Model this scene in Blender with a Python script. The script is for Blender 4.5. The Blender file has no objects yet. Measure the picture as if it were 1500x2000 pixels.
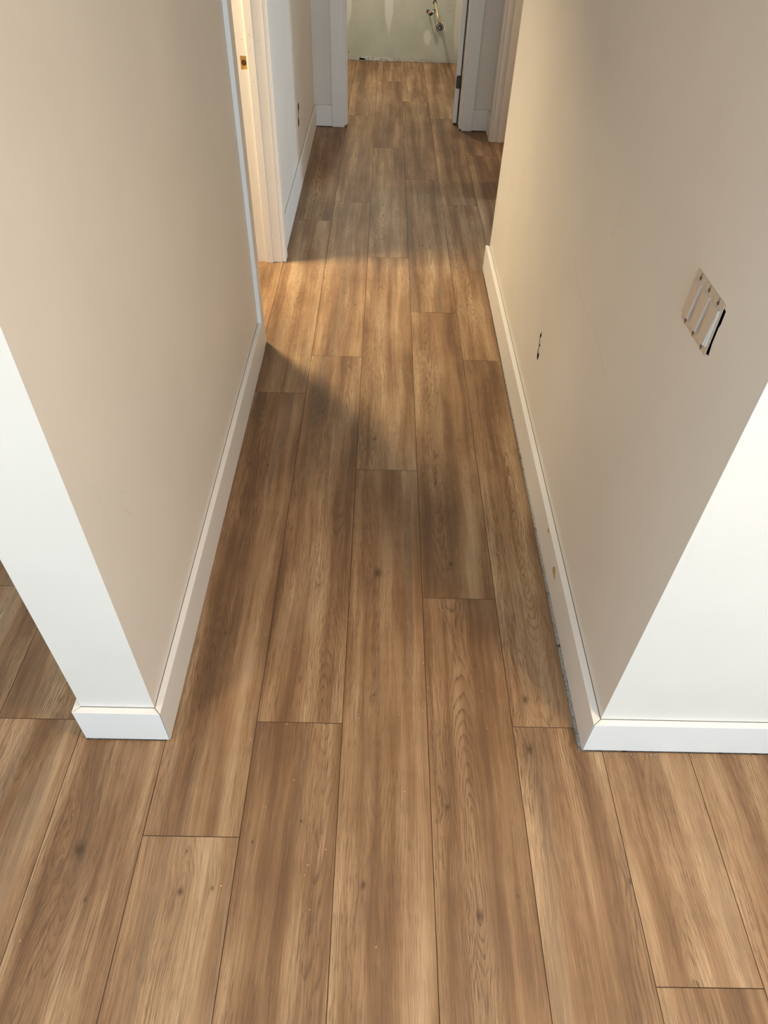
import bpy, bmesh, math, random
from mathutils import Vector, Matrix
from mathutils.geometry import tessellate_polygon

# ------------------------------------------------------------------ camera
scene = bpy.context.scene
C = scene.collection
FPX, PITCH, YAW, ROLL = 1352.54, 0.781129, 0.019884, 0.038281
CAM = Vector((0.0718, 0.0, 1.7119))


def cam_axes():
    cp, sp = math.cos(PITCH), math.sin(PITCH)
    f = Vector((math.sin(YAW) * cp, math.cos(YAW) * cp, -sp))
    ri = Vector((math.cos(YAW), -math.sin(YAW), 0))
    up = ri.cross(f)
    c, s = math.cos(ROLL), math.sin(ROLL)
    return c * ri + s * up, -s * ri + c * up, f


_r, _u, _f = cam_axes()
cam_data = bpy.data.cameras.new('camera')
cam_data.sensor_fit = 'VERTICAL'
cam_data.sensor_height = 36.0
cam_data.sensor_width = 27.0
cam_data.lens = FPX / 2000 * 36.0
cam_data.clip_start = 0.05
cam = bpy.data.objects.new('camera', cam_data)
cam.matrix_world = Matrix(((_r.x, _u.x, -_f.x, CAM.x), (_r.y, _u.y, -_f.y, CAM.y),
                           (_r.z, _u.z, -_f.z, CAM.z), (0, 0, 0, 1)))
C.objects.link(cam)
scene.camera = cam

# ------------------------------------------------------------------ world, lights, exposure
scene.view_settings.view_transform = 'Standard'
scene.view_settings.look = 'None'
scene.view_settings.gamma = 1.0
scene.view_settings.exposure = 0.0
scene.cycles.max_bounces = 8
scene.cycles.diffuse_bounces = 6
scene.cycles.caustics_reflective = False
scene.cycles.caustics_refractive = False
scene.view_settings.use_curve_mapping = False
world = bpy.data.worlds.new('world')
scene.world = world
world.use_nodes = True
world.node_tree.nodes['Background'].inputs[0].default_value = (0.75, 0.87, 1.0, 1)
world.node_tree.nodes['Background'].inputs[1].default_value = 0.6

COOL = (0.62, 0.84, 1.0)
WARM = (1.0, 0.68, 0.40)


def area(name, loc, direction, sx, sy, power, col, shape='RECTANGLE', spread=math.pi):
    d = bpy.data.lights.new(name, 'AREA')
    d.shape = shape
    d.size = sx
    d.size_y = sy
    d.energy = power
    d.color = col
    d.spread = spread
    o = bpy.data.objects.new(name, d)
    o.location = loc
    o.rotation_euler = Vector(direction).to_track_quat('-Z', 'Y').to_euler()
    C.objects.link(o)
    return o


# daylight through the big window behind the camera and the ceiling lamps of the rooms, plus two added fill lights
area('window_daylight', (0.55, -3.38, 1.45), (0, 1, -0.02), 2.2, 1.7, 134, COOL)
area('corridor_window_daylight', (4.28, 4.28, 1.50), (-1, 0, -0.02), 0.42, 1.2, 64, (0.74, 0.875, 1.0))
area('side_fill', (-3.96, 0.6, 1.40), (1, 0, -0.02), 1.5, 1.3, 18, COOL)  # added cool fill, brightens the floor beside the left wall
area('ceiling_lamp_front_room', (1.02, 0.37, 2.40), (0, 0, -1), 0.22, 0.22, 33, WARM, 'DISK')
area('front_room_fill_left', (-1.25, 0.15, 2.40), (0, 0, -1), 0.22, 0.22, 17, WARM, 'DISK')  # added warm fill that lifts the right hall wall, no known lamp
area('ceiling_lamp_side_room', (-1.08, 3.555, 2.22), (0, 0, -1), 0.26, 0.26, 56, (1.0, 0.78, 0.47), 'DISK', 2.35)
area('ceiling_lamp_bathroom', (-0.15, 7.54, 2.38), (0, 0, -1), 0.16, 0.16, 31, (1.0, 0.87, 0.68), 'DISK')
area('ceiling_lamp_bedroom', (2.10, 5.30, 2.36), (0, 0, -1), 0.20, 0.20, 15, WARM, 'DISK')


# ------------------------------------------------------------------ node helper
class NT:
    def __init__(self, name):
        self.m = bpy.data.materials.new(name)
        self.m.use_nodes = True
        self.t = self.m.node_tree
        self.t.nodes.clear()
        self.out = self.t.nodes.new('ShaderNodeOutputMaterial')
        self.b = self.t.nodes.new('ShaderNodeBsdfPrincipled')
        self.t.links.new(self.b.outputs[0], self.out.inputs[0])

    def n(self, kind):
        return self.t.nodes.new(kind)

    def set(self, sock, v):
        if isinstance(v, bpy.types.NodeSocket):
            self.t.links.new(v, sock)
        elif isinstance(v, (tuple, list)):
            sock.default_value = tuple(v) + ((1,) if len(v) == 3 and len(sock.default_value) == 4 else ())
        else:
            sock.default_value = v

    def math(self, op, a, b=None, c=None, clamp=False):
        n = self.n('ShaderNodeMath')
        n.operation = op
        n.use_clamp = clamp
        for i, x in enumerate((a, b, c)):
            if x is not None:
                self.set(n.inputs[i], x)
        return n.outputs[0]

    def add(self, a, b): return self.math('ADD', a, b)
    def sub(self, a, b): return self.math('SUBTRACT', a, b)
    def mul(self, a, b): return self.math('MULTIPLY', a, b)

    def smooth(self, x, lo, hi):
        n = self.n('ShaderNodeMapRange')
        n.interpolation_type = 'SMOOTHSTEP'
        self.set(n.inputs['Value'], x)
        self.set(n.inputs['From Min'], lo)
        self.set(n.inputs['From Max'], hi)
        return n.outputs[0]

    def vec(self, x, y, z):
        n = self.n('ShaderNodeCombineXYZ')
        for i, a in enumerate((x, y, z)):
            self.set(n.inputs[i], a)
        return n.outputs[0]

    def sep(self, v):
        n = self.n('ShaderNodeSeparateXYZ')
        self.set(n.inputs[0], v)
        return n.outputs

    def noise(self, v, scale=1.0, detail=2.0, rough=0.5, dist=0.0):
        n = self.n('ShaderNodeTexNoise')
        self.set(n.inputs['Vector'], v)
        self.set(n.inputs['Scale'], scale)
        self.set(n.inputs['Detail'], detail)
        self.set(n.inputs['Roughness'], rough)
        self.set(n.inputs['Distortion'], dist)
        return n.outputs[0]

    def mix(self, f, a, b, blend='MIX'):
        n = self.n('ShaderNodeMix')
        n.data_type = 'RGBA'
        n.blend_type = blend
        self.set(n.inputs[0], f)
        self.set(n.inputs[6], a)
        self.set(n.inputs[7], b)
        return n.outputs[2]

    def coord(self, which='Object'):
        return self.n('ShaderNodeTexCoord').outputs[which]

    def pos(self):
        return self.n('ShaderNodeNewGeometry').outputs['Position']

    def attr(self, name):
        n = self.n('ShaderNodeAttribute')
        n.attribute_type = 'OBJECT'
        n.attribute_name = name
        return n

    def bump(self, h, strength, dist):
        n = self.n('ShaderNodeBump')
        self.set(n.inputs['Height'], h)
        n.inputs['Strength'].default_value = strength
        n.inputs['Distance'].default_value = dist
        self.t.links.new(n.outputs[0], self.b.inputs['Normal'])

    def fin(self, col, rough, spec=0.5):
        self.set(self.b.inputs['Base Color'], col)
        self.set(self.b.inputs['Roughness'], rough)
        self.b.inputs['Specular IOR Level'].default_value = spec
        return self.m


def plain(name, col, rough=0.6, spec=0.4, var=0.06, scale=30, metal=0.0):
    t = NT(name)
    n = t.noise(t.coord(), scale, 3, 0.6)
    lo = tuple(c * (1 - var) for c in col)
    hi = tuple(min(1, c * (1 + var)) for c in col)
    t.b.inputs['Metallic'].default_value = metal
    return t.fin(t.mix(n, lo, hi), rough, spec)


def paint(name, col, rough, spots=0.0, stain=(0.55, 0.42, 0.22), bump=0.15, smudge=0.05):
    """Painted plaster or trim: faint roller texture, smudges and sparse marks."""
    t = NT(name)
    p = t.pos()
    big = t.noise(p, 2.2, 3, 0.55)
    base = t.mix(t.smooth(big, 0.3, 0.7), tuple(c * (1 - smudge) for c in col), col)
    sm = t.smooth(t.noise(p, 9.0, 4, 0.65), 0.60, 0.78)
    base = t.mix(t.mul(sm, smudge * 1.6), base, tuple(c * 0.72 for c in col))
    if spots:
        v = t.n('ShaderNodeTexVoronoi')
        t.set(v.inputs['Vector'], p)
        v.inputs['Scale'].default_value = 26
        dots = t.smooth(v.outputs['Distance'], 0.045, 0.02)
        keep = t.smooth(t.noise(p, 6.0, 1, 0.5), 0.56, 0.60)
        base = t.mix(t.mul(t.mul(dots, keep), spots), base, (0.16, 0.11, 0.07))
        st = t.smooth(t.noise(p, 17.0, 4, 0.7), 0.68, 0.76)
        base = t.mix(t.mul(st, spots * 0.8), base, stain)
    t.bump(t.noise(p, 260, 3, 0.6), bump, 0.0006)
    return t.fin(base, rough, 0.4)


M = {}
WALL = (0.78, 0.75, 0.70)
M['wall'] = paint('wall_paint', WALL, 0.62, 0.0)
M['ceiling'] = paint('ceiling_paint', (0.82, 0.81, 0.79), 0.8, 0.0)
M['trim'] = paint('trim_paint', (0.82, 0.812, 0.795), 0.42, 0.55, bump=0.05, smudge=0.03)
M['jamb'] = paint('jamb_paint', (0.82, 0.79, 0.75), 0.45, 0.35, bump=0.05, smudge=0.03)
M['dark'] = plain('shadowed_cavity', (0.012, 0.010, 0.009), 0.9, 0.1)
M['sole'] = plain('stud_lumber', (0.10, 0.07, 0.045), 0.85, 0.1)
M['switch'] = plain('switch_overspray', (0.62, 0.52, 0.42), 0.55, 0.3, 0.10, 120)
M['switch_white'] = plain('switch_plastic', (0.62, 0.62, 0.63), 0.35, 0.5, 0.02)
M['screw'] = plain('screw_metal', (0.22, 0.19, 0.16), 0.45, 0.5, 0.2, 300, 0.6)
M['gypsum'] = plain('gypsum_edge', (0.55, 0.52, 0.47), 0.9, 0.1, 0.2, 200)
M['outlet'] = plain('outlet_plastic', (0.70, 0.72, 0.74), 0.4, 0.5, 0.12, 150)
M['bronze'] = plain('hinge_bronze', (0.075, 0.055, 0.045), 0.4, 0.5, 0.15, 200, 0.5)
M['pine'] = plain('bare_pine', (0.56, 0.33, 0.11), 0.7, 0.2, 0.2, 90)
M['bore'] = plain('bored_hole_wood', (0.26, 0.10, 0.035), 0.8, 0.2, 0.3, 120)
M['pex_red'] = plain('red_pipe', (0.50, 0.24, 0.17), 0.4, 0.4, 0.15, 100)
M['pex_white'] = plain('white_pipe', (0.78, 0.75, 0.66), 0.4, 0.4, 0.05, 100)
M['copper'] = plain('dull_copper', (0.55, 0.45, 0.28), 0.4, 0.4, 0.25, 60, 0.35)
M['black'] = plain('black_plastic', (0.010, 0.010, 0.010), 0.5, 0.3)
M['drain'] = plain('drain_rim', (0.42, 0.40, 0.37), 0.5, 0.4, 0.1)
M['pencil'] = plain('pencil_mark', (0.40, 0.33, 0.26), 0.8, 0.1)
M['dust'] = plain('sawdust', (0.74, 0.56, 0.33), 0.9, 0.1, 0.3, 400)
M['grit'] = plain('plaster_grit', (0.40, 0.38, 0.35), 0.9, 0.1, 0.3, 400)


def concrete():
    t = NT('concrete_subfloor')
    p = t.pos()
    a = t.noise(p, 220, 4, 0.75)
    b = t.noise(p, 25, 3, 0.6)
    c = t.mix(t.smooth(a, 0.35, 0.7), (0.34, 0.325, 0.30), (0.74, 0.71, 0.67))
    c = t.mix(t.smooth(b, 0.55, 0.7), c, (0.10, 0.09, 0.08))
    t.bump(a, 0.5, 0.002)
    return t.fin(c, 0.95, 0.1)


M['concrete'] = concrete()


def greenboard():
    """Moisture-resistant drywall, greenish paper with skim-coat patches."""
    t = NT('green_drywall')
    x, y, z = t.sep(t.pos())
    p = t.pos()
    wob = t.mul(t.sub(t.noise(p, 9, 3, 0.6), 0.5), 0.05)
    fine = t.mul(t.sub(t.noise(t.vec(t.mul(x, 60), 0.0, t.mul(z, 9)), 1, 2, 0.5), 0.5), 0.10)
    base = t.mix(t.smooth(t.noise(p, 5, 3, 0.6), 0.3, 0.7), (0.49, 0.50, 0.435), (0.555, 0.565, 0.495))
    # two seams that are half filled
    mud = None

    def stripe(cx, hw, zb, amount):
        d = t.math('ABSOLUTE', t.sub(t.add(x, t.mul(wob, 0.4)), cx))
        a = t.smooth(d, hw, hw * 0.55)
        # tapers to a ragged tip at the bottom
        tip = t.add(t.add(zb, t.mul(d, 3.2)), fine)
        bm_ = t.smooth(t.sub(z, tip), -0.01, 0.10)
        return t.mul(t.mul(a, bm_), amount)

    def blob(cx, cz, rx, rz, amount):
        dx = t.math('DIVIDE', t.sub(t.add(x, wob), cx), rx)
        dz = t.math('DIVIDE', t.sub(t.add(z, wob), cz), rz)
        d = t.math('SQRT', t.add(t.mul(dx, dx), t.mul(dz, dz)))
        return t.mul(t.smooth(d, 1.1, 0.6), amount)
    for q in (stripe(0.098, 0.052, 0.20, 0.9), stripe(-0.305, 0.05, 0.24, 0.8), stripe(0.79, 0.055, 0.03, 0.7),
              blob(0.487, 0.215, 0.045, 0.075, 0.85), blob(-0.02, 0.02, 0.24, 0.02, 0.6),
              blob(0.60, 0.30, 0.085, 0.05, 0.25)):
        mud = q if mud is None else t.math('MAXIMUM', mud, q)
    col = t.mix(mud, base, (0.74, 0.73, 0.71))
    # scuffed lower edge and pencil levels for the plumbing
    low = t.mul(t.smooth(z, 0.05, 0.0), t.smooth(t.noise(p, 30, 3, 0.7), 0.35, 0.7))
    col = t.mix(t.mul(low, 0.6), col, (0.33, 0.32, 0.27))
    for zz in (0.435, 0.485):
        ln = t.smooth(t.math('ABSOLUTE', t.sub(z, zz)), 0.0035, 0.001)
        rng = t.mul(t.smooth(x, 0.38, 0.42), t.smooth(x, 0.74, 0.70))
        br = t.smooth(t.noise(t.vec(t.mul(x, 12), 0.0, z), 1, 2, 0.5), 0.45, 0.55)
        col = t.mix(t.mul(t.mul(t.mul(ln, rng), br), 0.45), col, (0.2, 0.2, 0.18))
    return t.fin(col, 0.85, 0.15)


M['green'] = greenboard()


def oak():
    """Oak-look plank: cathedral rings, streaks, pores and knots, all in the plank's own coordinates.
    Per-plank numbers (seed, tone, cathedral centre, knots) come from the plank object."""
    t = NT('oak_plank')
    P = t.coord('Object')
    u0, w, _z = t.sep(P)
    seed = t.attr('seed').outputs['Fac']
    tone = t.attr('tone').outputs['Fac']
    cath = t.attr('cathedral').outputs['Vector']      # centre u, strength, wildness
    cu, cs, cw = t.sep(cath)
    # slow sideways wander of the grain
    wand = t.sub(t.noise(t.vec(t.mul(u0, 5.0), t.mul(w, 1.6), seed), 1, 3, 0.55), 0.5)
    u = t.add(u0, t.mul(wand, 0.035))
    # knots
    kdark = None
    kcore = None
    kpush = None
    wob = t.mul(t.sub(t.noise(t.vec(t.mul(u0, 60), t.mul(w, 30), seed), 1, 1, 0.5), 0.5), 0.55)
    for nm in ('knot_a', 'knot_b', 'knot_c', 'knot_d'):
        kx, ky, ks = t.sep(t.attr(nm).outputs['Vector'])
        ks_ = t.math('MAXIMUM', ks, 0.0005)
        dx = t.add(t.math('DIVIDE', t.sub(u0, kx), ks_), wob)
        dy = t.add(t.math('DIVIDE', t.sub(w, ky), t.mul(ks_, 1.5)), wob)
        dyl = t.math('DIVIDE', t.sub(w, ky), t.mul(ks_, 7.0))
        r2 = t.add(t.mul(dx, dx), t.mul(dy, dy))
        r2l = t.add(t.mul(t.mul(dx, dx), 0.30), t.mul(dyl, dyl))
        on = t.math('GREATER_THAN', ks, 0.0008)
        core = t.mul(t.math('EXPONENT', t.mul(r2, -4.5)), on)
        halo = t.mul(t.math('EXPONENT', t.mul(r2l, -1.0)), on)
        push = t.mul(t.mul(halo, ks_), 1.0)
        kdark = halo if kdark is None else t.math('MAXIMUM', kdark, halo)
        kcore = core if kcore is None else t.math('MAXIMUM', kcore, core)
        kpush = push if kpush is None else t.math('MAXIMUM', kpush, push)
    # growth rings cut at a shallow angle: nested arches
    dep = t.sub(t.noise(t.vec(t.mul(w, 0.80), seed, 3.3), 1, 1, 0.5), 0.5)
    dep = t.mul(dep, 0.36)
    uc = t.add(cu, t.mul(t.sub(t.noise(t.vec(t.mul(w, 0.9), 7.7, seed), 1, 1, 0.5), 0.5), 0.05))
    du = t.sub(u, uc)
    r = t.math('SQRT', t.add(t.mul(du, du), t.mul(dep, dep)))
    r = t.sub(r, t.mul(kpush, 1.1))
    jit = t.sub(t.noise(t.vec(t.mul(u0, 40), t.mul(w, 8), seed), 1, 2, 0.55), 0.5)
    ph = t.add(t.mul(r, 175.0), t.mul(jit, 1.5))
    saw = t.math('FRACT', ph)
    line = t.mul(t.smooth(saw, 0.45, 0.92), t.smooth(saw, 1.0, 0.93))
    tight = t.smooth(t.math('ABSOLUTE', du), 0.105, 0.025)
    patchy = t.smooth(t.noise(t.vec(t.mul(u0, 9), t.mul(w, 1.7), t.add(seed, 11.0)), 1, 2, 0.5), 0.36, 0.62)
    # fibres and pores; both follow the arches of the rings
    rr_ = t.add(t.add(u, t.mul(r, 0.35)), t.mul(kpush, -0.6))
    fib = t.noise(t.vec(t.mul(rr_, 620), t.mul(w, 8.0), seed), 1, 3, 0.66)
    por = t.noise(t.vec(t.mul(rr_, 850), t.mul(w, 24.0), t.add(seed, 4.0)), 1, 1, 0.5)
    lng = t.noise(t.vec(t.mul(rr_, 480), t.mul(w, 4.5), t.add(seed, 9.0)), 1, 2, 0.55)
    where = t.smooth(t.noise(t.vec(t.mul(u0, 13), t.mul(w, 2.1), t.add(seed, 23.0)), 1, 2, 0.5), 0.34, 0.62)
    pores = t.math('MAXIMUM', t.mul(t.smooth(por, 0.56, 0.64), t.add(0.3, t.mul(where, 0.7))),
                   t.mul(t.smooth(lng, 0.55, 0.62), t.add(0.25, t.mul(where, 0.55))))
    line = t.mul(t.mul(line, t.add(t.mul(tight, cs), 0.25)), t.add(t.mul(patchy, 0.8), 0.2))
    line = t.math('MAXIMUM', line, t.mul(t.mul(t.smooth(saw, 0.4, 0.95), kdark), 0.55))
    line = t.mul(line, t.add(0.35, t.mul(t.smooth(por, 0.40, 0.62), 0.75)))
    # broad colour streaks
    s1 = t.noise(t.vec(t.mul(u, 15.0), t.mul(w, 0.85), t.add(seed, 31.0)), 1, 2, 0.5)
    s2 = t.noise(t.vec(t.mul(u, 60.0), t.mul(w, 1.7), t.add(seed, 47.0)), 1, 3, 0.6)
    cl = t.noise(t.vec(t.mul(u0, 7.0), t.mul(w, 3.6), t.add(seed, 61.0)), 1, 3, 0.55)
    k = t.add(t.add(t.mul(t.sub(s1, 0.5), 2.3), t.mul(t.sub(s2, 0.5), 0.75)), t.mul(t.sub(cl, 0.5), 0.85))
    k = t.add(t.add(k, 0.47), tone)
    ramp = t.n('ShaderNodeValToRGB')
    t.set(ramp.inputs[0], k)
    e = ramp.color_ramp.elements
    e[0].position = 0.0
    e[0].color = (0.150, 0.079, 0.037, 1)
    e[1].position = 1.0
    e[1].color = (0.520, 0.358, 0.212, 1)
    for pz, cc in ((0.30, (0.245, 0.137, 0.067, 1)), (0.55, (0.342, 0.209, 0.111, 1)), (0.78, (0.432, 0.286, 0.161, 1))):
        q = e.new(pz)
        q.color = cc
    col = ramp.outputs[0]
    # some streaks are grey, as on limed oak
    gr = t.smooth(t.noise(t.vec(t.mul(u, 17.0), t.mul(w, 0.9), t.add(seed, 83.0)), 1, 2, 0.5), 0.54, 0.74)
    col = t.mix(t.mul(gr, 0.55), col, (0.190, 0.140, 0.096))
    col = t.mix(t.mul(t.math('SUBTRACT', 0.62, fib, clamp=True), 1.5), col, (0.150, 0.088, 0.048))
    col = t.mix(t.math('MULTIPLY', t.math('SUBTRACT', fib, 0.56, clamp=True), 1.3, clamp=True), col, (0.52, 0.37, 0.225))
    col = t.mix(t.mul(line, 0.78), col, (0.105, 0.060, 0.034))
    col = t.mix(t.mul(pores, 0.58), col, (0.085, 0.048, 0.027))
    col = t.mix(t.mul(kdark, 0.26), col, (0.130, 0.078, 0.045))
    col = t.mix(t.mul(kcore, 0.80), col, (0.050, 0.028, 0.017))
    t.bump(t.noise(t.vec(t.mul(u0, 520), t.mul(w, 9.0), seed), 1, 1, 0.6), 0.30, 0.0008)
    rough = t.add(0.44, t.mul(fib, 0.16))
    return t.fin(col, rough, 0.38)


M['oak'] = oak()
M['bevel'] = plain('plank_bevel', (0.120, 0.072, 0.040), 0.6, 0.2, 0.25, 60)


# ------------------------------------------------------------------ mesh helpers
def box(bm, x0, y0, z0, x1, y1, z1, mi=0):
    vs = [bm.verts.new(p) for p in ((x0, y0, z0), (x1, y0, z0), (x1, y1, z0), (x0, y1, z0),
                                    (x0, y0, z1), (x1, y0, z1), (x1, y1, z1), (x0, y1, z1))]
    for f in ((3, 2, 1, 0), (4, 5, 6, 7), (0, 1, 5, 4), (1, 2, 6, 5), (2, 3, 7, 6), (3, 0, 4, 7)):
        bm.faces.new([vs[i] for i in f]).material_index = mi


def prism(bm, pts, z0, z1, mi=0):
    """Upright prism over a counter-clockwise outline."""
    a = [bm.verts.new((p[0], p[1], z0)) for p in pts]
    b = [bm.verts.new((p[0], p[1], z1)) for p in pts]
    bm.faces.new(list(reversed(a))).material_index = mi
    bm.faces.new(b).material_index = mi
    n = len(pts)
    for i in range(n):
        j = (i + 1) % n
        bm.faces.new((a[i], a[j], b[j], b[i])).material_index = mi


def loft(bm, rings, mi=0, close=True, smooth=False):
    vr = [[bm.verts.new(p) for p in r] for r in rings]
    n = len(vr[0])
    for a, b in zip(vr, vr[1:]):
        for i in range(n):
            j = (i + 1) % n
            f = bm.faces.new((a[i], a[j], b[j], b[i]))
            f.material_index = mi
            f.smooth = smooth
    if close:
        bm.faces.new(list(reversed(vr[0]))).material_index = mi
        bm.faces.new(vr[-1]).material_index = mi


def tube(bm, path, radii, seg=12, mi=0, close=True):
    path = [Vector(p) for p in path]
    if not isinstance(radii, (list, tuple)):
        radii = [radii] * len(path)
    rings = []
    for i, p in enumerate(path):
        d = (path[min(i + 1, len(path) - 1)] - path[max(i - 1, 0)]).normalized()
        ref = Vector((0, 0, 1)) if abs(d.z) < 0.9 else Vector((1, 0, 0))
        a = d.cross(ref).normalized()
        b = a.cross(d)
        rings.append([p + (a * math.cos(k * math.tau / seg) + b * math.sin(k * math.tau / seg)) * radii[i]
                      for k in range(seg)])
    loft(bm, rings, mi, close, True)


def obj(name, bm, mats, parent=None, kind=None, label=None, cat=None, group=None, bevel=0.0):
    bmesh.ops.recalc_face_normals(bm, faces=bm.faces)
    me = bpy.data.meshes.new(name)
    bm.to_mesh(me)
    bm.free()
    for m in (mats if isinstance(mats, (list, tuple)) else [mats]):
        me.materials.append(M[m])
    o = bpy.data.objects.new(name, me)
    C.objects.link(o)
    if parent is not None:
        o.parent = parent
    if bevel:
        md = o.modifiers.new('bevel', 'BEVEL')
        md.width = bevel
        md.segments = 2
        md.limit_method = 'ANGLE'
    tag(o, kind, label, cat, group)
    return o


def tag(o, kind=None, label=None, cat=None, group=None):
    if kind:
        o['kind'] = kind
    if label:
        o['label'] = label
    if cat:
        o['category'] = cat
    if group:
        o['group'] = group


def empty(name, loc=(0, 0, 0), **k):
    o = bpy.data.objects.new(name, None)
    o.empty_display_size = 0.05
    o.location = loc
    C.objects.link(o)
    tag(o, **k)
    return o


def child_box(name, parent, b, mats, bevel=0.0, **k):
    bm = bmesh.new()
    box(bm, *b)
    return obj(name, bm, mats, parent, bevel=bevel, **k)


def slab_with_holes(bm, axis, plane, depth, rect, holes, mi_face=0, mi_rim=1, mi_back=2):
    """A board whose front face lies on axis=plane and has real holes.
    rect and holes are in the two remaining coordinates; depth is signed, away from the viewer."""
    def pt(a, b, d):
        return (plane + d, a, b) if axis == 'x' else (a, plane + d, b)
    a0, b0, a1, b1 = rect
    outer = [(a0, b0), (a1, b0), (a1, b1), (a0, b1)]
    loops = [outer] + holes
    flat = [p for lp in loops for p in lp]
    vs = [bm.verts.new(pt(p[0], p[1], 0)) for p in flat]
    for tri in tessellate_polygon([[Vector((p[0], p[1], 0)) for p in lp] for lp in loops]):
        try:
            bm.faces.new([vs[i] for i in tri]).material_index = mi_face
        except ValueError:
            pass
    base = 0
    for li, lp in enumerate(loops):
        n = len(lp)
        back = [bm.verts.new(pt(p[0], p[1], depth)) for p in lp]
        for i in range(n):
            j = (i + 1) % n
            f = bm.faces.new((vs[base + i], vs[base + j], back[j], back[i]))
            f.material_index = mi_face if li == 0 else mi_rim
        bm.faces.new(back).material_index = mi_face if li == 0 else mi_back
        base += n


S = 'structure'
H = 2.44            # ceiling height
XL, XR = -0.463, 0.6515          # hall faces of the left and right drywall
YL, YR = 0.876, 0.870            # their front faces

# ------------------------------------------------------------------ floor: subfloor and planks
bm = bmesh.new()
box(bm, -4.2, -3.6, -0.06, 4.5, 8.9, -0.0066)
floor = obj('floor', bm, 'concrete', kind=S, label='oak plank floor running along the hallway', cat='floor')

W = 0.2286
JOINTS = {   # y of the end joints in each row, row k lies between seams k*W and (k+1)*W
    -6: [0.30, 2.10], -5: [-0.45, 1.36], -4: [-0.89, 0.914, 2.72, 4.52], -3: [-1.75, 0.05, 1.86, 3.67, 5.46, 7.2],
    -2: [-1.19, 0.620, 2.426, 4.223, 6.05], -1: [-0.89, 0.918, 2.719, 4.522, 6.373],
    0: [0.15, 1.950, 3.742, 5.583, 7.482], 1: [-0.45, 1.349, 3.141, 4.956, 6.836],
    2: [-0.89, 0.918, 2.715, 4.520, 6.355], 3: [-1.46, 0.333, 2.13, 3.64, 5.475, 7.28],
    4: [-1.1, -0.25, 1.5, 3.2, 5.0], 5: [-0.6, 1.2, 3.0, 5.4, 7.0],
}
# knots seen on the planks: x, y, size
KNOTS = [
    (0.0866, 1.4447, 0.024), (0.083, 1.005, 0.006), (-0.1, 1.39, 0.006), (0.068, 2.135, 0.012), (0.305, 2.04, 0.009),
    (0.327, 1.492, 0.014), (0.503, 1.000, 0.016), (0.497, 0.855, 0.018), (0.372, 1.105, 0.006),
    (-0.594, 0.588, 0.028), (-0.548, 0.482, 0.007), (-0.346, 0.586, 0.005), (-0.343, 0.500, 0.012),
    (-0.273, 0.508, 0.007), (-0.197, 0.610, 0.005), (0.067, 0.520, 0.012), (0.327, 0.462, 0.017),
    (0.418, 0.502, 0.005), (0.682, 0.536, 0.010), (0.270, 0.70, 0.010), (-0.086, 0.66, 0.006),
    (-0.15, 2.30, 0.010), (0.33, 2.45, 0.009), (-0.05, 3.2, 0.010), (0.29, 3.46, 0.010), (0.15, 4.65, 0.011),
    (0.41, 4.2, 0.012), (-0.30, 4.3, 0.010), (0.30, 5.45, 0.012), (-0.1, 6.95, 0.016), (0.35, 7.0, 0.018),
    (0.13, 6.7, 0.014), (-0.33, 1.96, 0.010), (-0.36, 1.2, 0.008), (0.565, 1.75, 0.010),
]
# seed, tone and cathedral (centre across the plank, strength, -) for planks whose figure is easy to read
LOOK = {
    (0, 0.15): (3.1, 0.02, -0.02, 0.35), (0, 1.950): (8.7, 0.03, -0.045, 0.9), (0, 3.742): (5.2, 0.05, -0.03, 0.7),
    (1, -0.45): (12.4, 0.02, -0.02, 1.0), (1, 1.349): (17.9, 0.0, -0.05, 0.95), (1, 3.141): (21.3, 0.02, 0.0, 0.7),
    (-1, -0.89): (26.6, -0.04, 0.06, 0.8), (-1, 0.918): (33.3, -0.01, 0.06, 0.9), (-1, 2.719): (37.2, 0.05, 0.02, 0.5),
    (-2, -1.19): (41.5, 0.02, 0.0, 0.3), (-2, 0.620): (44.8, -0.03, -0.05, 0.95), (-2, 2.426): (48.1, 0.06, 0.0, 0.5),
    (2, -0.89): (52.7, 0.04, 0.05, 0.9), (2, 0.918): (57.4, -0.04, 0.0, 0.7), (2, 2.715): (60.2, 0.0, -0.03, 1.0),
    (3, -1.46): (66.0, 0.12, -0.02, 0.5), (3, 0.333): (70.9, 0.14, -0.02, 0.7), (-3, 0.05): (73.5, -0.02, -0.02, 0.4),
    (-3, 1.86): (77.1, -0.02, 0.0, 0.6), (-4, -0.89): (80.8, 0.0, 0.0, 0.4), (-4, 0.914): (84.1, -0.03, 0.03, 0.9),
    (4, -0.25): (88.3, 0.10, 0.0, 0.5),
}


def inset(pts, d):
    out = []
    n = len(pts)
    for i in range(n):
        a, b, c = Vector(pts[i - 1]), Vector(pts[i]), Vector(pts[(i + 1) % n])
        e1, e2 = (b - a).normalized(), (c - b).normalized()
        n1, n2 = Vector((-e1.y, e1.x)), Vector((-e2.y, e2.x))
        q = n1 + n2
        out.append(tuple(b + q * (d / max(0.2, 1 + n1.dot(n2)))))
    return out


rng = random.Random(4)
XCUT = XR - 0.0262


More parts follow.
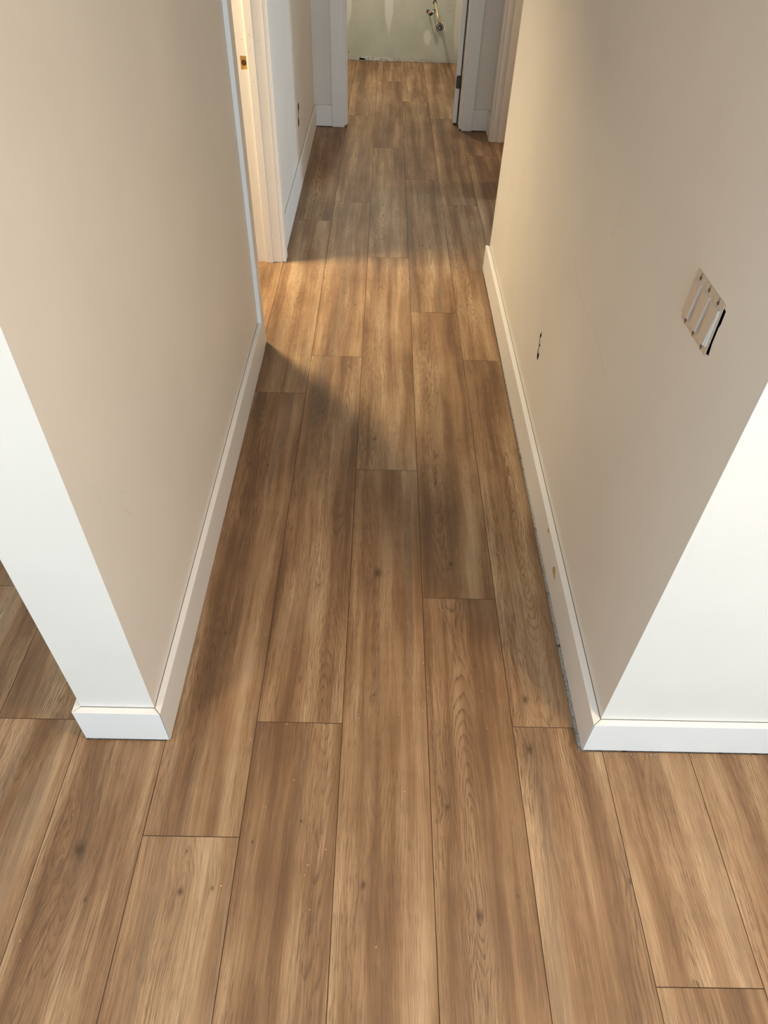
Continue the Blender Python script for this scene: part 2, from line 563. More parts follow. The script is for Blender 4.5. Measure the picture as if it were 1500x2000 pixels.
def outline(row, y0, y1):
    """Plank outline, cut around the right-hand wall where the photograph shows a cut edge."""
    x0, x1 = row * W, (row + 1) * W
    if row == 2:
        ya, yb = 0.853, 3.63
        if y0 >= yb or y1 <= ya:
            pass
        elif y0 < ya:
            return [(x0, y0), (x1, y0), (x1, ya), (XCUT - 0.002, ya), (XCUT - 0.001, y1), (x0, y1)]
        elif y1 > yb:
            return [(x0, y0), (XCUT + 0.004, y0), (XCUT + 0.006, yb), (x1, yb), (x1, y1), (x0, y1)]
        else:
            return [(x0, y0), (XCUT - 0.003, y0), (XCUT + 0.003, y1), (x0, y1)]
    if row in (3, 4, 5) and y0 < 0.8535 < y1:
        y1 = 0.8535
    if row == -3 and y0 < 0.8595 < y1:
        return [(x0, y0), (x1, y0), (x1, 0.8595), (-0.6610, 0.8595), (-0.6610, y1), (x0, y1)]
    if row == 3 and 2 < y0 < 3.6:
        return None
    return [(x0, y0), (x1, y0), (x1, y1), (x0, y1)]


def plank(row, y0, y1):
    pts = outline(row, y0, y1)
    if pts is None:
        return
    cx, cy = (row + 0.5) * W, (y0 + y1) / 2
    pts = inset([(p[0] - cx, p[1] - cy) for p in pts], 0.0002)
    top = inset(pts, 0.0008)
    bm = bmesh.new()
    n = len(pts)
    lo = [bm.verts.new((p[0], p[1], -0.0065)) for p in pts]
    mid = [bm.verts.new((p[0], p[1], -0.0011)) for p in pts]
    hi = [bm.verts.new((p[0], p[1], 0.0)) for p in top]
    bm.faces.new(list(reversed(lo)))
    bm.faces.new(hi)
    for i in range(n):
        j = (i + 1) % n
        bm.faces.new((lo[i], lo[j], mid[j], mid[i])).material_index = 1
        bm.faces.new((mid[i], mid[j], hi[j], hi[i])).material_index = 1
    o = obj('plank', bm, ['oak', 'bevel'], floor)
    o.location = (cx, cy, 0)
    lk = LOOK.get((row, y0))
    if lk is None:
        lk = (rng.uniform(0, 100), rng.uniform(-0.05, 0.06), rng.uniform(-0.05, 0.05), rng.uniform(0.3, 1.0))
    o['seed'] = lk[0]
    o['tone'] = lk[1]
    o['cathedral'] = (lk[2], lk[3], 0.0)
    ks = [(x - cx, y - cy, s) for x, y, s in KNOTS if row * W < x < (row + 1) * W and y0 < y < y1]
    for nm, i in (('knot_a', 0), ('knot_b', 1), ('knot_c', 2), ('knot_d', 3)):
        o[nm] = ks[i] if i < len(ks) else (0.0, 0.0, 0.0)


for row, js in JOINTS.items():
    ys = [js[0] - 1.8] + js + [js[-1] + 1.8, js[-1] + 3.6]
    lim = 8.258 if -3 <= row <= 3 else 6.06
    for a, b in zip(ys, ys[1:]):
        b = min(b, lim)
        if lim - b < 0.2:
            b = lim
        if lim - a < 0.2:
            continue
        a = max(a, -1.2) if a != ys[0] else a
        if b < 0.15 or b - a < 0.02:
            continue
        if a == ys[0] and b < 0.15:
            continue
        plank(row, a, b)

# ------------------------------------------------------------------ walls of the hall
DOOR_H = 2.06
Z0 = 0.011          # drywall stops a little above the floor


def wall(name, boxes, **k):
    bm = bmesh.new()
    for b in boxes:
        box(bm, *b)
    return obj(name, bm, k.pop('mats', 'wall'), kind=S, **k)


# left: from its free end at the front room to the side doorway
wl = wall('wall_left', [(-0.645, YL, Z0, XL, 2.812, H), (-0.645, 2.812, DOOR_H + 0.02, XL, 3.664, H)],
          label='beige lit drywall on the left of the hallway with a white front end', cat='wall')
child_box('sole_plate', wl, (-0.625, YL + 0.02, 0.0002, XL - 0.02, 2.80, Z0), 'sole')

# left, beyond the doorway, with the opening cut for an outlet
bm = bmesh.new()
ho = [(4.862, 0.335), (4.880, 0.322), (4.915, 0.330), (4.926, 0.352), (4.914, 0.372), (4.921, 0.388), (4.934, 0.402), (4.962, 0.412),
      (4.968, 0.438), (4.945, 0.450), (4.908, 0.440), (4.896, 0.416), (4.902, 0.398), (4.890, 0.378), (4.872, 0.368)]
slab_with_holes(bm, 'x', XL - 0.009, -0.0149, (3.664, Z0, 6.075, H), [ho], 0, 2, 2)
box(bm, -0.60, 3.664, Z0, XL - 0.024, 6.075, H)
wlf = obj('wall_left_far', bm, ['wall', 'gypsum', 'dark'], kind=S,
          label='far left hallway wall between the side doorway and the end wall', cat='wall')

# right: long wall with cut-outs for the switches and the low outlet
SW_Y = (1.184, 1.138, 1.092)
SW_Z = 1.108
bm = bmesh.new()
h1 = [(1.060, 1.066), (1.074, 1.063), (1.10, 1.070), (1.196, 1.070), (1.197, 1.147), (1.10, 1.147), (1.078, 1.152), (1.062, 1.150),
      (1.0615, 1.125), (1.064, 1.118), (1.064, 1.088)]
h2 = [(2.174, 0.352), (2.184, 0.345), (2.198, 0.352), (2.203, 0.372), (2.202, 0.392), (2.207, 0.400), (2.216, 0.424), (2.213, 0.436),
      (2.206, 0.447), (2.198, 0.440), (2.188, 0.428), (2.184, 0.404), (2.180, 0.396), (2.174, 0.382)]
slab_with_holes(bm, 'x', XR, 0.0144, (YR, Z0, 3.612, H), [h1, h2], 0, 2, 2)
box(bm, XR + 0.0145, YR, Z0, 4.3, YR + 0.12, H)
box(bm, XR + 0.0145, YR + 0.12, Z0, 0.79, 3.612, H)
wr = obj('wall_right', bm, ['wall', 'gypsum', 'dark'], kind=S,
         label='right hallway wall, beige inside and white on its front face', cat='wall')
child_box('sole_plate', wr, (XR + 0.02, YR + 0.02, 0.0002, 0.77, 3.59, Z0), 'sole')

# set-back right wall around the far right doorway
wall('wall_right_far', [(0.903, 4.62, Z0, 1.020, 4.965, H), (0.903, 4.965, DOOR_H + 0.02, 1.020, 5.812, H),
                        (0.903, 5.812, Z0, 1.020, 6.075, H)],
     label='set back wall at the far right end of the hall', cat='wall')
# end wall with the bathroom doorway
wall('wall_end', [(-0.60, 6.066, Z0, -0.243, 6.185, H), (0.695, 6.066, Z0, 1.02, 6.185, H),
                  (-0.243, 6.066, DOOR_H + 0.02, 0.695, 6.185, H)],
     label='end wall of the hall around the bathroom doorway', cat='wall')

# bathroom
bm = bmesh.new()


def ring(cx, cz, r, n=14, q=1.0):
    return [(cx + r * math.cos(i * math.tau / n), cz + q * r * math.sin(i * math.tau / n)) for i in range(n)]


PIPES = {'a': (0.479, 0.428), 'b': (0.537, 0.434), 'c': (0.541, 0.503), 'd': (0.606, 0.300)}
notch1 = [(-0.190, 0.004), (-0.134, 0.004), (-0.134, 0.019), (-0.172, 0.021), (-0.186, 0.028), (-0.192, 0.020)]
notch2 = [(0.028, 0.004), (0.096, 0.004), (0.097, 0.017), (0.028, 0.019)]
screws = [ring(x, z, 0.0045, 8) for x, z in ((-0.30, 0.068), (-0.095, 0.026), (-0.058, 0.027), (0.165, 0.022), (0.448, 0.024))]
slab_with_holes(bm, 'y', 8.26, 0.013, (-1.4, 0.0015, 0.80, H),
                [ring(*PIPES['a'], 0.016), ring(*PIPES['b'], 0.015), ring(*PIPES['c'], 0.018), ring(*PIPES['d'], 0.036, 20)]
                + [notch1, notch2] + screws, 0, 1, 2)
box(bm, -1.4, 8.275, 0.0, 0.80, 8.39, H)
wb = obj('wall_bathroom_back', bm, ['green', 'gypsum', 'dark'], kind=S,
         label='unfinished green drywall at the back of the bathroom', cat='wall')
child_box('shim_block', wb, (0.034, 8.2615, 0.0045, 0.090, 8.272, 0.0165), 'switch_white')
wall('wall_bathroom_right', [(0.80, 6.185, 0.0015, 0.92, 8.39, H)], mats='green', label='green drywall on the right of the bathroom', cat='wall')
wall('wall_bathroom_left', [(-1.52, 6.185, 0.0015, -1.40, 8.39, H), (-1.52, 6.075, 0.0015, -0.60, 6.185, H)],
     mats='green', label='drywall on the left of the bathroom', cat='wall')
# rooms that close the light in
wall('wall_side_room', [(-3.0, 2.30, Z0, -0.645, 2.42, H), (-3.12, 2.30, Z0, -3.0, 5.32, H), (-3.0, 5.20, Z0, -0.60, 5.32, H)],
     label='walls of the room beyond the left doorway', cat='wall')
wall('wall_bedroom', [(1.02, 7.9, Z0, 4.42, 8.02, H), (4.30, 4.74, Z0, 4.42, 8.02, H), (1.02, 4.62, Z0, 4.30, 4.74, H), (0.79, 3.50, Z0, 4.30, 3.61, H), (4.30, 3.5, Z0, 4.42, 4.74, 0.88), (4.30, 3.5, 2.12, 4.42, 4.74, H), (4.30, 3.5, 0.88, 4.42, 4.05, 2.12), (4.30, 4.51, 0.88, 4.42, 4.74, 2.12), (1.02, 6.075, Z0, 1.14, 8.02, H)],
     label='walls of the room beyond the right doorway', cat='wall')
wall('wall_front_right', [(4.30, -3.5, Z0, 4.42, YR, H)], label='right wall of the front room behind the camera', cat='wall')
wall('wall_front_left', [(-4.12, -3.5, Z0, -4.0, -0.2, H), (-4.12, 1.4, Z0, -4.0, 2.42, H), (-4.12, -0.2, Z0, -4.0, 1.4, 0.7), (-4.12, -0.2, 2.1, -4.0, 1.4, H), (-4.0, 2.30, Z0, -3.0, 2.42, H)], label='left wall of the front room behind the camera', cat='wall')
wall('wall_front_back', [(-4.0, -3.5, Z0, -0.60, -3.40, H), (1.70, -3.5, Z0, 4.42, -3.40, H), (-0.60, -3.5, Z0, 1.70, -3.40, 0.55), (-0.60, -3.5, 2.35, 1.70, -3.40, H)],
     label='wall with the big window behind the camera', cat='wall')
bm = bmesh.new()
box(bm, -4.2, -3.6, H, 4.5, 8.5, H + 0.1)
obj('ceiling', bm, 'ceiling', kind=S, label='white ceiling over all the rooms', cat='ceiling')

# ------------------------------------------------------------------ baseboards
BB = 0.138
T = 0.018


def mitred(name, pts, z0, z1, label):
    """One straight length of baseboard given by its mitred plan outline."""
    bm = bmesh.new()
    prism(bm, pts, z0, z1)
    return obj(name, bm, 'trim', kind=S, label=label, cat='baseboard', bevel=0.0009)


xl0, xl1 = -0.645, XL
yl = YL
g = 0.0012
mitred('baseboard_left', [(xl1 + g, yl), (xl1 + T, yl - T + g), (xl1 + T + 0.002, 2.7505), (xl1 + g, 2.7505)], 0.0025, BB,
       'cream lit baseboard along the left hallway wall')
mitred('baseboard_left_front', [(xl0 - T + g, yl - T), (xl1 + T - g, yl - T), (xl1, yl - g), (xl0, yl - g)], 0.0075, BB,
       'short white baseboard across the front end of the left wall')
mitred('baseboard_left_return', [(xl0 - T, yl - T + g), (xl0 - g, yl), (xl0 - g, 2.29), (xl0 - T, 2.29)], 0.004, BB,
       'baseboard on the outer side of the left wall')
mitred('baseboard_right', [(XR - g, YR), (XR - g, 3.612), (XR - T - 0.002, 3.628), (XR - T - 0.003, YR - T + g)], 0.006, BB,
       'cream baseboard along the right hallway wall above a dusty gap')
mitred('baseboard_right_front', [(XR - T + g - 0.003, YR - T), (4.29, YR - T), (4.29, YR - g), (XR, YR - g)], 0.0075, BB,
       'long white baseboard across the front of the right wall')
mitred('baseboard_left_far', [(XL - 0.009 + g, 3.7235), (XL + 0.009, 3.7235), (XL + 0.005, 6.0495), (XL - 0.009 + g, 6.0655)], 0.003, 0.152,
       'baseboard along the far left hallway wall')
mitred('baseboard_end_left', [(XL + 0.006, 6.0495), (-0.3335, 6.0495), (-0.3335, 6.0652), (XL - 0.008, 6.0652)], 0.006, 0.152,
       'small white baseboard left of the bathroom doorway')
mitred('baseboard_end_right', [(0.7725, 6.0495), (0.884, 6.0495), (0.902, 6.0652), (0.7725, 6.0652)], 0.006, 0.152,
       'small white baseboard right of the bathroom doorway')
mitred('baseboard_right_far', [(0.885, 5.8755), (0.9024, 5.8755), (0.9024, 6.0645), (0.885, 6.049)], 0.003, 0.152,
       'short baseboard beside the far right door casing')


M['gap_shade'] = plain('gap_shade_strip', (0.075, 0.055, 0.04), 0.9, 0.1)  # dark brown stands in for the shade above the baseboards


def gap_shade(bb, a, b, z):
    """Dark strip painting the shade in the gap between a baseboard and the drywall."""
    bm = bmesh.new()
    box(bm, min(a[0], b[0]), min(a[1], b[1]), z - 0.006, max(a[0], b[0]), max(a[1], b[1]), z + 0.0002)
    obj('gap_shade_strip', bm, 'gap_shade', bb)


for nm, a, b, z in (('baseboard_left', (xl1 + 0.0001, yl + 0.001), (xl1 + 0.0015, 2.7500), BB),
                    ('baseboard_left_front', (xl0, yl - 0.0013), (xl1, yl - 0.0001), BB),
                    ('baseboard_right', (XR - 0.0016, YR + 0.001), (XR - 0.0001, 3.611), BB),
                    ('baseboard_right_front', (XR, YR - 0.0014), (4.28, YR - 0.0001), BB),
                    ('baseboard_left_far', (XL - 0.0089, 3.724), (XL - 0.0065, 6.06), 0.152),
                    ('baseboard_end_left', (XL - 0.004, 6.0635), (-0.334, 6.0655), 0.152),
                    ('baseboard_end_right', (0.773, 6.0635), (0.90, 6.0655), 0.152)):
    gap_shade(bpy.data.objects[nm], a, b, z)


def stain(parent, pts, name, mat):
    bm = bmesh.new()
    x = XR - T - 0.0026
    loft(bm, [[(x + 0.0006, p[0], p[1]) for p in pts], [(x - 0.0005, p[0], p[1]) for p in pts]])
    obj(name, bm, mat, parent)


M['glue'] = plain('dried_glue', (0.46, 0.34, 0.13), 0.5, 0.4, 0.25, 150)
stain(bpy.data.objects['baseboard_right'], [(1.409, 0.088), (1.404, 0.100), (1.393, 0.110), (1.384, 0.104), (1.378, 0.100), (1.372, 0.091),
      (1.367, 0.075), (1.374, 0.078), (1.386, 0.080), (1.402, 0.080)], 'glue_drip', 'glue')
stain(bpy.data.objects['baseboard_right'], [(1.545, 0.118), (1.541, 0.131), (1.530, 0.126), (1.528, 0.114)], 'glue_drip', 'glue')


def nail_holes(parent, pts, axis):
    """Tiny filled nail heads, a few pixels each."""
    bm = bmesh.new()
    for x, y, z in pts:
        r = 0.0016
        ring_ = []
        for k in range(8):
            a, b = r * math.cos(k * math.tau / 8), r * math.sin(k * math.tau / 8)
            ring_.append((a, b))
        if axis == 'y':
            loft(bm, [[(x + a, y, z + b) for a, b in ring_], [(x + a, y - 0.0003, z + b) for a, b in ring_]])
        else:
            loft(bm, [[(x, y + a, z + b) for a, b in ring_], [(x - 0.0003, y + a, z + b) for a, b in ring_]])
    o = obj('nail_heads', bm, 'screw', parent)
    o['kind'] = 'stuff'


# ------------------------------------------------------------------ left doorway
d1 = empty('door_1', (0, 0, 0), kind=S, label='open doorway in the left wall with warm lit white jamb', cat='doorway')
JY0, JY1 = 2.832, 3.645
# near side: only the hall casing and the jamb edge show
child_box('casing', d1, (XL + 0.0004, 2.7512, 0.001, XL + 0.018, 2.826, DOOR_H + 0.075), 'trim', 0.0012)
child_box('jamb', d1, (-0.647, 2.8125, 0.001, XL, JY0, DOOR_H), 'jamb', 0.001)
child_box('casing', d1, (XL + 0.0004, 3.649, 0.001, XL + 0.020, 3.7225, DOOR_H + 0.075), 'trim', 0.0012)
child_box('casing', d1, (XL + 0.0004, 2.8265, DOOR_H - 0.0, XL + 0.018, 3.6485, DOOR_H + 0.075), 'trim', 0.0012)
# far jamb with the mortise cut for a strike plate
bm = bmesh.new()
mx0, mx1, mz0, mz1 = -0.581, -0.5535, 0.904, 0.959
xa, xb = -0.647, XL + 0.0002
ya, yb = JY1, JY1 + 0.0186
box(bm, xa, ya, 0.001, xb, yb, mz0)
box(bm, xa, ya, mz1, xb, yb, DOOR_H)
box(bm, xa, ya, mz0, mx0, yb, mz1)
box(bm, mx1, ya, mz0, xb, yb, mz1)
jf = obj('jamb', bm, 'jamb', d1)
bm = bmesh.new()
cx_, cz_, rr = -0.566, 0.932, 0.0118
loops = [[(mx0, mz0), (mx1, mz0), (mx1, mz1), (mx0, mz1)], ring(cx_, cz_, rr, 20)]
flat = [p for lp in loops for p in lp]
vs = [bm.verts.new((p[0], ya + 0.0028, p[1])) for p in flat]
for tri in tessellate_polygon([[Vector((p[0], p[1], 0)) for p in lp] for lp in loops]):
    bm.faces.new([vs[i] for i in tri])
mort = obj('strike_mortise', bm, 'pine', jf, label='bare wood mortise')
bm = bmesh.new()
r0 = [(p[0], ya + 0.0028, p[1]) for p in ring(cx_, cz_, rr, 20)]
r1 = [(p[0], ya + 0.0125, p[1]) for p in ring(cx_, cz_, rr * 0.95, 20)]
r2 = [(p[0], ya + 0.0145, p[1]) for p in ring(cx_, cz_, rr * 0.12, 20)]
loft(bm, [r0, r1, r2], close=False)
obj('bore_hole', bm, 'bore', jf, label='round drilled hole')
child_box('door_stop', d1, (-0.546, JY1 - 0.010, 0.0008, -0.512, JY1 - 0.0002, DOOR_H), 'jamb', 0.001)
child_box('casing', d1, (-0.665, 3.650, 0.001, -0.6475, 3.725, DOOR_H + 0.07), 'trim', 0.001)
child_box('head_jamb', d1, (-0.647, JY0, DOOR_H, XL, JY1, DOOR_H + 0.0195), 'jamb', 0.001)
nail_holes(d1, [(-0.529, JY1 - 0.0102, z) for z in (1.04, 0.985, 0.86, 0.68, 0.47, 0.30, 0.15, 0.10, 0.065, 0.04)]
           + [(-0.490, JY1 - 0.0001, z) for z in (1.02, 0.145)] + [(-0.566, JY1 - 0.0001, z) for z in (1.02, 0.15)], 'y')

# ------------------------------------------------------------------ bathroom doorway with its door standing open
d2 = empty('door_2', (0, 0, 0), kind=S, label='bathroom doorway at the end of the hall with the door open inward', cat='doorway')
child_box('casing', d2, (-0.3325, 6.0455, 0.002, -0.2375, 6.0656, DOOR_H + 0.09), 'trim', 0.0012)
child_box('casing', d2, (0.687, 6.0455, 0.002, 0.7715, 6.0656, DOOR_H + 0.09), 'trim', 0.0012)
child_box('casing', d2, (-0.237, 6.0455, DOOR_H, 0.6865, 6.0656, DOOR_H + 0.09), 'trim', 0.0012)
child_box('jamb', d2, (-0.2425, 6.060, 0.012, -0.224, 6.190, DOOR_H), 'jamb', 0.001)
child_box('jamb', d2, (0.670, 6.060, 0.012, 0.6945, 6.190, DOOR_H), 'jamb', 0.001)
child_box('head_jamb', d2, (-0.224, 6.060, DOOR_H, 0.670, 6.190, DOOR_H + 0.0195), 'jamb', 0.001)
child_box('door_stop', d2, (-0.2238, 6.10, 0.012, -0.2138, 6.13, DOOR_H), 'jamb', 0.001)
nail_holes(d2, [(-0.285, 6.0454, z) for z in (0.03, 0.30, 0.60)] + [(-0.312, 6.0454, z) for z in (0.33, 0.62)]
           + [(0.72, 6.0454, z) for z in (0.035, 0.13, 0.52, 0.75)], 'y')
bm = bmesh.new()
prism(bm, [(0.626, 6.206), (0.660, 6.203), (0.748, 6.965), (0.714, 6.968)], 0.014, DOOR_H - 0.004)
slab = obj('door_slab', bm, 'trim', d2, bevel=0.001, label='white door standing open, seen along its edge')
bm = bmesh.new()


def rrect(x0, z0, x1, z1, r, n=5):
    pts = []
    for cx, cz, a0 in ((x1 - r, z0 + r, -90), (x1 - r, z1 - r, 0), (x0 + r, z1 - r, 90), (x0 + r, z0 + r, 180)):
        for i in range(n + 1):
            a = math.radians(a0 + 90 * i / n)
            pts.append((cx + r * math.cos(a), cz + r * math.sin(a)))
    return pts


lp = rrect(0.630, 0.258, 0.668, 0.348, 0.012)
loft(bm, [[(a, 6.2045, b) for a, b in lp], [(a, 6.2015, b) for a, b in lp]])
tube(bm, [(0.667, 6.198, 0.258), (0.667, 6.198, 0.348)], 0.006, 10)
obj('hinge', bm, 'bronze', slab, label='dark bronze door hinge')

# ------------------------------------------------------------------ far right doorway
d3 = empty('door_3', (0, 0, 0), kind=S, label='doorway at the far right of the hall, half hidden by the right wall', cat='doorway')
child_box('casing', d3, (0.8835, 5.799, 0.002, 0.9026, 5.8745, DOOR_H + 0.075), 'trim', 0.0012)
child_box('casing', d3, (0.8835, 4.912, 0.002, 0.9026, 4.978, DOOR_H + 0.075), 'trim', 0.0012)
child_box('casing', d3, (0.8835, 4.9785, DOOR_H, 0.9026, 5.7985, DOOR_H + 0.075), 'trim', 0.0012)
child_box('jamb', d3, (0.9028, 5.793, 0.002, 1.022, 5.8115, DOOR_H), 'jamb', 0.001)
child_box('jamb', d3, (0.9028, 4.966, 0.002, 1.022, 4.984, DOOR_H), 'jamb', 0.001)
child_box('door_stop', d3, (0.946, 5.783, 0.002, 0.984, 5.7927, DOOR_H), 'jamb', 0.001)
child_box('head_jamb', d3, (0.9028, 4.984, DOOR_H, 1.022, 5.793, DOOR_H + 0.0195), 'jamb', 0.001)
nail_holes(d3, [(0.925, 5.7928, z) for z in (0.05, 0.14, 0.60)] + [(0.965, 5.7828, z) for z in (0.06, 0.61)], 'y')

# ------------------------------------------------------------------ switches without a cover plate


def make_switch():
    e = empty('light_switch')
    X0 = XR
    # yoke with clipped corners and the break-off tabs; device local y = 0, z = 0 at its centre
    bm = bmesh.new()
    yk = [(-0.0225, -0.049), (0.0225, -0.049), (0.0225, 0.049), (-0.0225, 0.049)]
    loft(bm, [[(X0 - 0.0006, a, b) for a, b in yk], [(X0 - 0.0024, a, b) for a, b in yk]])
    obj('yoke', bm, 'switch', e, bevel=0.0006)
    # frame that stands proud, white plastic at its sides where the paint did not reach
    bm = bmesh.new()
    fr = rrect(-0.0165, -0.0345, 0.0165, 0.0345, 0.002, 2)
    loft(bm, [[(X0 - 0.0022, a, b) for a, b in fr], [(X0 - 0.0064, a, b) for a, b in fr]], 1)
    for f in bm.faces:
        if abs(f.calc_center_median().x - (X0 - 0.0064)) < 1e-5:
            f.material_index = 0
    fo = obj('frame', bm, ['switch', 'switch_white'], e)
    bm = bmesh.new()
    rows = []
    for z, dx in ((-0.032, 0.0034), (0.0, 0.0010), (0.032, -0.0002)):
        rows.append((z, X0 - 0.0065 - dx))
    vsf = []
    for z, x in rows:
        vsf.append([bm.verts.new((x, a, z)) for a in (-0.0145, 0.0145)])
    vsb = []
    for z, x in rows:
        vsb.append([bm.verts.new((X0 - 0.0058, a, z)) for a in (-0.0145, 0.0145)])
    for i in range(2):
        bm.faces.new((vsf[i][0], vsf[i][1], vsf[i + 1][1], vsf[i + 1][0]))
        bm.faces.new((vsb[i][0], vsf[i][0], vsf[i + 1][0], vsb[i + 1][0])).material_index = 1
        bm.faces.new((vsb[i][1], vsf[i][1], vsf[i + 1][1], vsb[i + 1][1])).material_index = 1
    bm.faces.new((vsb[0][0], vsf[0][0], vsf[0][1], vsb[0][1]))
    bm.faces.new((vsb[2][0], vsf[2][0], vsf[2][1], vsb[2][1]))
    obj('rocker', bm, ['switch', 'switch_white'], e)
    for z in (0.0415, -0.0415):
        bm = bmesh.new()
        lp_ = ring(0.0, z, 0.0040, 12)
        loft(bm, [[(X0 - 0.0020, a, b) for a, b in lp_], [(X0 - 0.0034, a, b) for a, b in lp_]])
        box(bm, X0 - 0.0036, -0.0005, z - 0.0035, X0 - 0.0033, 0.0005, z + 0.0035, 1)
        obj('screw', bm, ['screw', 'black'], e)
        bm = bmesh.new()
        zz = z + (0.0065 if z > 0 else -0.0062)
        box(bm, X0 - 0.0027, -0.0012, zz - 0.0012, X0 - 0.0023, 0.0012, zz + 0.0012)
        obj('plate_screw_hole', bm, 'dark', e)
    return e


def dup(root, loc, **k):
    r = root.copy()
    C.objects.link(r)
    r.location = loc
    tag(r, **k)
    for ch in list(root.children):
        c = ch.copy()
        C.objects.link(c)
        c.parent = r
        for s in ch.children:
            d = s.copy()
            C.objects.link(d)
            d.parent = c
    return r


sw = make_switch()
sw.location = (0, SW_Y[0], SW_Z)
tag(sw, None, 'paint smeared rocker switch without cover plate, furthest from the white front wall', 'light switch', 'rocker switches in the right wall')
dup(sw, (0, SW_Y[1], SW_Z), label='paint smeared rocker switch without cover plate, middle one of the three', cat='light switch')
dup(sw, (0, SW_Y[2], SW_Z), label='paint smeared rocker switch beside the black gap, nearest the white front wall', cat='light switch')


# ------------------------------------------------------------------ outlets without cover plates
def outlet(name, y, z, x, sgn, label, s=1.0):
    """sgn = -1: faces -x."""
    e = empty(name, (x, y, z), label=label, cat='outlet')
    bm = bmesh.new()
    lp_ = rrect(-0.0085 * s, -0.034 * s, 0.0085 * s, 0.034 * s, 0.003, 2)
    loft(bm, [[(-sgn * 0.010, a, b) for a, b in lp_], [(-sgn * 0.004, a, b) for a, b in lp_]])
    obj('body', bm, 'black', e)
    for k in (-1, 1):
        bm = bmesh.new()
        lp_ = [(0.0092 * s * math.cos(i * math.tau / 18) + (0.0050 * k + 0.0040) * s, 0.0150 * s * math.sin(i * math.tau / 18) + k * 0.0165 * s)
               for i in range(18)]
        loft(bm, [[(-sgn * 0.0060, a, b) for a, b in lp_], [(-sgn * 0.0015, a, b) for a, b in lp_]])
        obj('socket_face', bm, 'outlet', e, bevel=0.0008)
    bm = bmesh.new()
    lp_ = ring(0.001, 0, 0.003, 10)
    loft(bm, [[(-sgn * 0.004, a, b) for a, b in lp_], [(-sgn * 0.001, a, b) for a, b in lp_]])
    obj('screw', bm, 'screw', e)
    return e


outlet('wall_outlet', 2.1945, 0.396, XR, -1, 'uncovered double outlet low in the right hallway wall')
outlet('wall_outlet', 4.9085, 0.384, XL - 0.009, 1, 'uncovered outlet in a ragged hole low in the far left wall', 0.45)

# ------------------------------------------------------------------ pencil lines on the right wall


def mark(parent, pts, r, x=None, mat='pencil'):
    x = XR + 0.0001 if x is None else x
    bm = bmesh.new()
    fine = []
    for a, b in zip(pts, pts[1:]):
        for i in range(4):
            t_ = i / 4
            fine.append((x, a[0] + (b[0] - a[0]) * t_, a[1] + (b[1] - a[1]) * t_))
    fine.append((x, pts[-1][0], pts[-1][1]))
    tube(bm, fine, r, 5)
    obj('pencil_line', bm, mat, parent)


mark(wr, [(2.008, 0.802), (1.93, 0.776), (1.853, 0.764), (1.78, 0.762), (1.709, 0.764), (1.65, 0.759), (1.598, 0.752), (1.545, 0.741), (1.493, 0.730)], 0.00032)
mark(wr, [(1.716, 1.081), (1.722, 1.06), (1.717, 1.045), (1.712, 1.02), (1.721, 0.995), (1.735, 1.01), (1.733, 1.03)], 0.00025)


M['faint'] = plain('faint_scuff', (0.62, 0.57, 0.50), 0.8, 0.1)
mark(wl, [(0.968, 0.813), (0.973, 0.797), (0.976, 0.774), (0.974, 0.760), (0.964, 0.764), (0.956, 0.777), (0.958, 0.798), (0.968, 0.813)], 0.0006, XL - 0.0003, 'faint')
mark(wl, [(1.058, 0.700), (1.079, 0.683), (1.094, 0.662), (1.094, 0.637), (1.085, 0.612), (1.075, 0.621), (1.060, 0.646), (1.046, 0.662), (1.050, 0.685)], 0.0006, XL - 0.0003, 'faint')

# ------------------------------------------------------------------ plumbing stubs in the bathroom wall
def pipe(name, path, r, mat, label, cat, cap=None):
    e = empty(name, path[0], label=label, cat=cat)
    o = Vector(path[0])
    bm = bmesh.new()
    loc = [Vector(p) - o for p in path]
    tube(bm, loc, r, 14)
    obj('pipe_run', bm, mat, e)
    if cap:
        bm = bmesh.new()
        d = (loc[-1] - loc[-2]).normalized()
        tube(bm, [loc[-1] - d * 0.004, loc[-1] + d * 0.014, loc[-1] + d * 0.016], [r * 1.25, r * 1.25, r * 0.9], 14)
        obj('end_cap', bm, cap, e)
    return e


pipe('supply_pipe', [(0.479, 8.27, 0.428), (0.486, 8.235, 0.425), (0.498, 8.19, 0.418)], 0.008, 'pex_red',
     'pinkish water supply stub on the left of the bathroom plumbing', 'pipe', 'black')
pipe('supply_pipe', [(0.537, 8.27, 0.434), (0.530, 8.235, 0.432), (0.516, 8.195, 0.425)], 0.008, 'pex_white',
     'white water supply stub right beside the pinkish one', 'pipe', 'black')
pipe('supply_pipe', [(0.541, 8.27, 0.503), (0.543, 8.20, 0.500), (0.550, 8.12, 0.478), (0.565, 8.05, 0.425), (0.582, 8.02, 0.375)], 0.0105, 'copper',
     'long yellowish pipe stub reaching down in front of the drain opening', 'pipe')
e = empty('drain_pipe', (0.606, 8.26, 0.300), label='round drain pipe opening with pale rim in the bathroom wall', cat='pipe')
bm = bmesh.new()
ro, ri_ = 0.029, 0.0235
for y0_, y1_ in ((0.009, -0.018),):
    a = [(x, y0_, z) for x, z in ring(0, 0, ro, 24)]
    b = [(x, y1_, z) for x, z in ring(0, 0, ro, 24)]
    c = [(x, y1_, z) for x, z in ring(0, 0, ri_, 24)]
    d = [(x, y0_, z) for x, z in ring(0, 0, ri_, 24)]
    loft(bm, [a, b, c, d], close=False, smooth=False)
obj('rim', bm, 'drain', e)
bm = bmesh.new()
lp_ = ring(0, 0, ri_ - 0.0002, 24)
loft(bm, [[(a, 0.004, b) for a, b in lp_], [(a, 0.0095, b) for a, b in lp_]])
obj('inside', bm, 'black', e)
bm = bmesh.new()
lp_ = ring(-0.002, -0.002, 0.0125, 18)
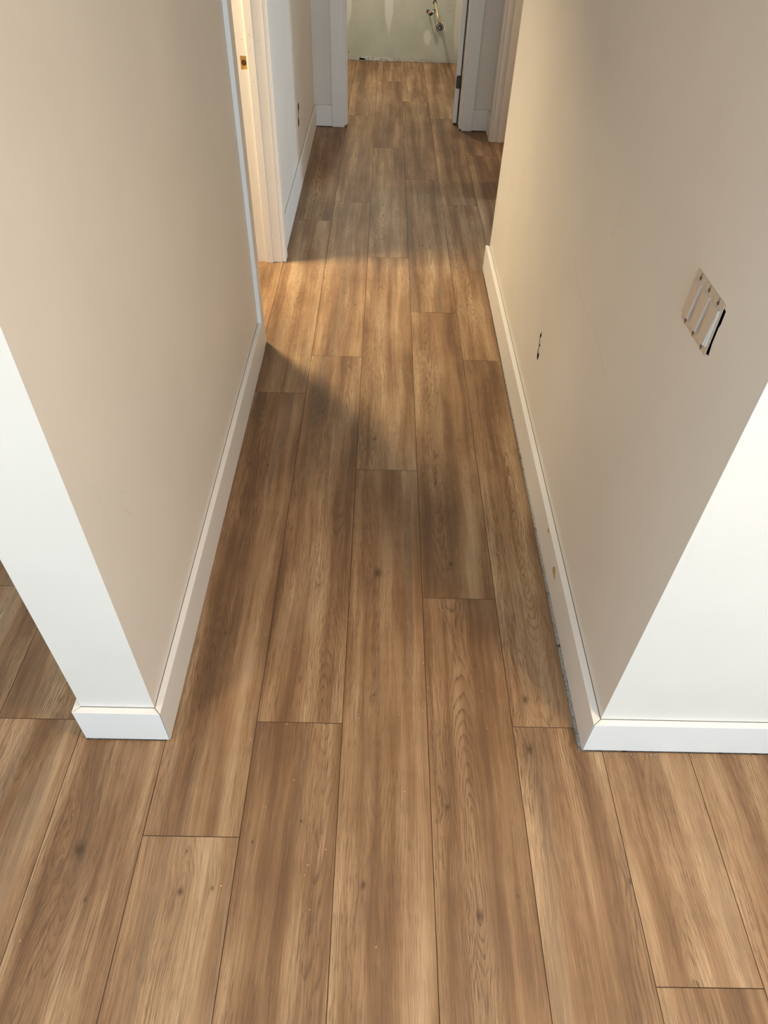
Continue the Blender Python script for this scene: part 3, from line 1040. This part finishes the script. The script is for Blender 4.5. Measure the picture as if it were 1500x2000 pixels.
loft(bm, [[(a, 0.0038, b) for a, b in lp_], [(a * 0.9, -0.006, b * 0.9) for a, b in lp_]])
obj('test_plug', bm, 'drain', e)

# ------------------------------------------------------------------ wood shavings and grit on the floor
r2 = random.Random(11)


def crumbs(name, pts, size, mat, label):
    bm = bmesh.new()
    for x, y in pts:
        s = size * r2.uniform(0.5, 1.4)
        a = r2.uniform(0, math.tau)
        ln = s * r2.uniform(1.0, 2.6)
        dx, dy = math.cos(a) * ln / 2, math.sin(a) * ln / 2
        px, py = -math.sin(a) * s * 0.4, math.cos(a) * s * 0.4
        hgt = s * r2.uniform(0.4, 0.8)
        b = [bm.verts.new((x + i * dx + j * px, y + i * dy + j * py, 0.0001)) for i, j in ((-1, -1), (1, -1), (1, 1), (-1, 1))]
        t_ = [bm.verts.new((x + i * dx * 0.6, y + i * dy * 0.6, hgt)) for i in (-1, 1)]
        for f in ((b[0], b[1], t_[1], t_[0]), (b[2], b[3], t_[0], t_[1]), (b[1], b[2], t_[1]), (b[3], b[0], t_[0]), (b[3], b[2], b[1], b[0])):
            bm.faces.new(f)
    obj(name, bm, mat, kind='stuff', label=label, cat='debris')


SPECK = [(-0.392, 0.83), (-0.665, 0.40), (0.33, 1.05), (0.28, 1.62), (0.29, 1.3), (0.155, 0.95), (0.17, 0.84), (0.235, 0.87),
         (0.24, 0.86), (-0.063, 0.56), (-0.02, 0.60), (0.165, 0.74), (0.30, 1.72), (0.345, 1.60), (0.225, 1.11), (0.235, 1.03),
         (0.19, 1.2), (-0.05, 0.47), (0.04, 0.93), (-0.44, 0.42), (0.10, 0.40), (0.60, 0.80), (0.31, 1.9), (0.12, 2.2), (0.2, 2.6)]
pts = [(x + r2.uniform(-.004, .004), y + r2.uniform(-.004, .004)) for x, y in SPECK]
pts += [(r2.uniform(-0.35, 0.6), r2.uniform(0.4, 2.3)) for _ in range(40)]
crumbs('wood_shavings', [p for p in pts if p[0] < 0.6 and p[0] > -0.43 or p[1] < 0.84], 0.0016, 'dust', 'tiny pale wood shavings scattered over the planks')
pts = [(r2.uniform(0.64, 0.83), 0.850 - abs(r2.gauss(0, 0.0045))) for _ in range(170)]
pts += [(r2.uniform(0.85, 1.4), 0.850 - abs(r2.gauss(0, 0.003))) for _ in range(140)]
pts += [(XCUT + r2.uniform(-0.004, 0.004), r2.uniform(0.9, 2.2)) for _ in range(60)]
crumbs('plaster_grit', pts, 0.0010, 'grit', 'grey plaster grit along the foot of the right baseboard')
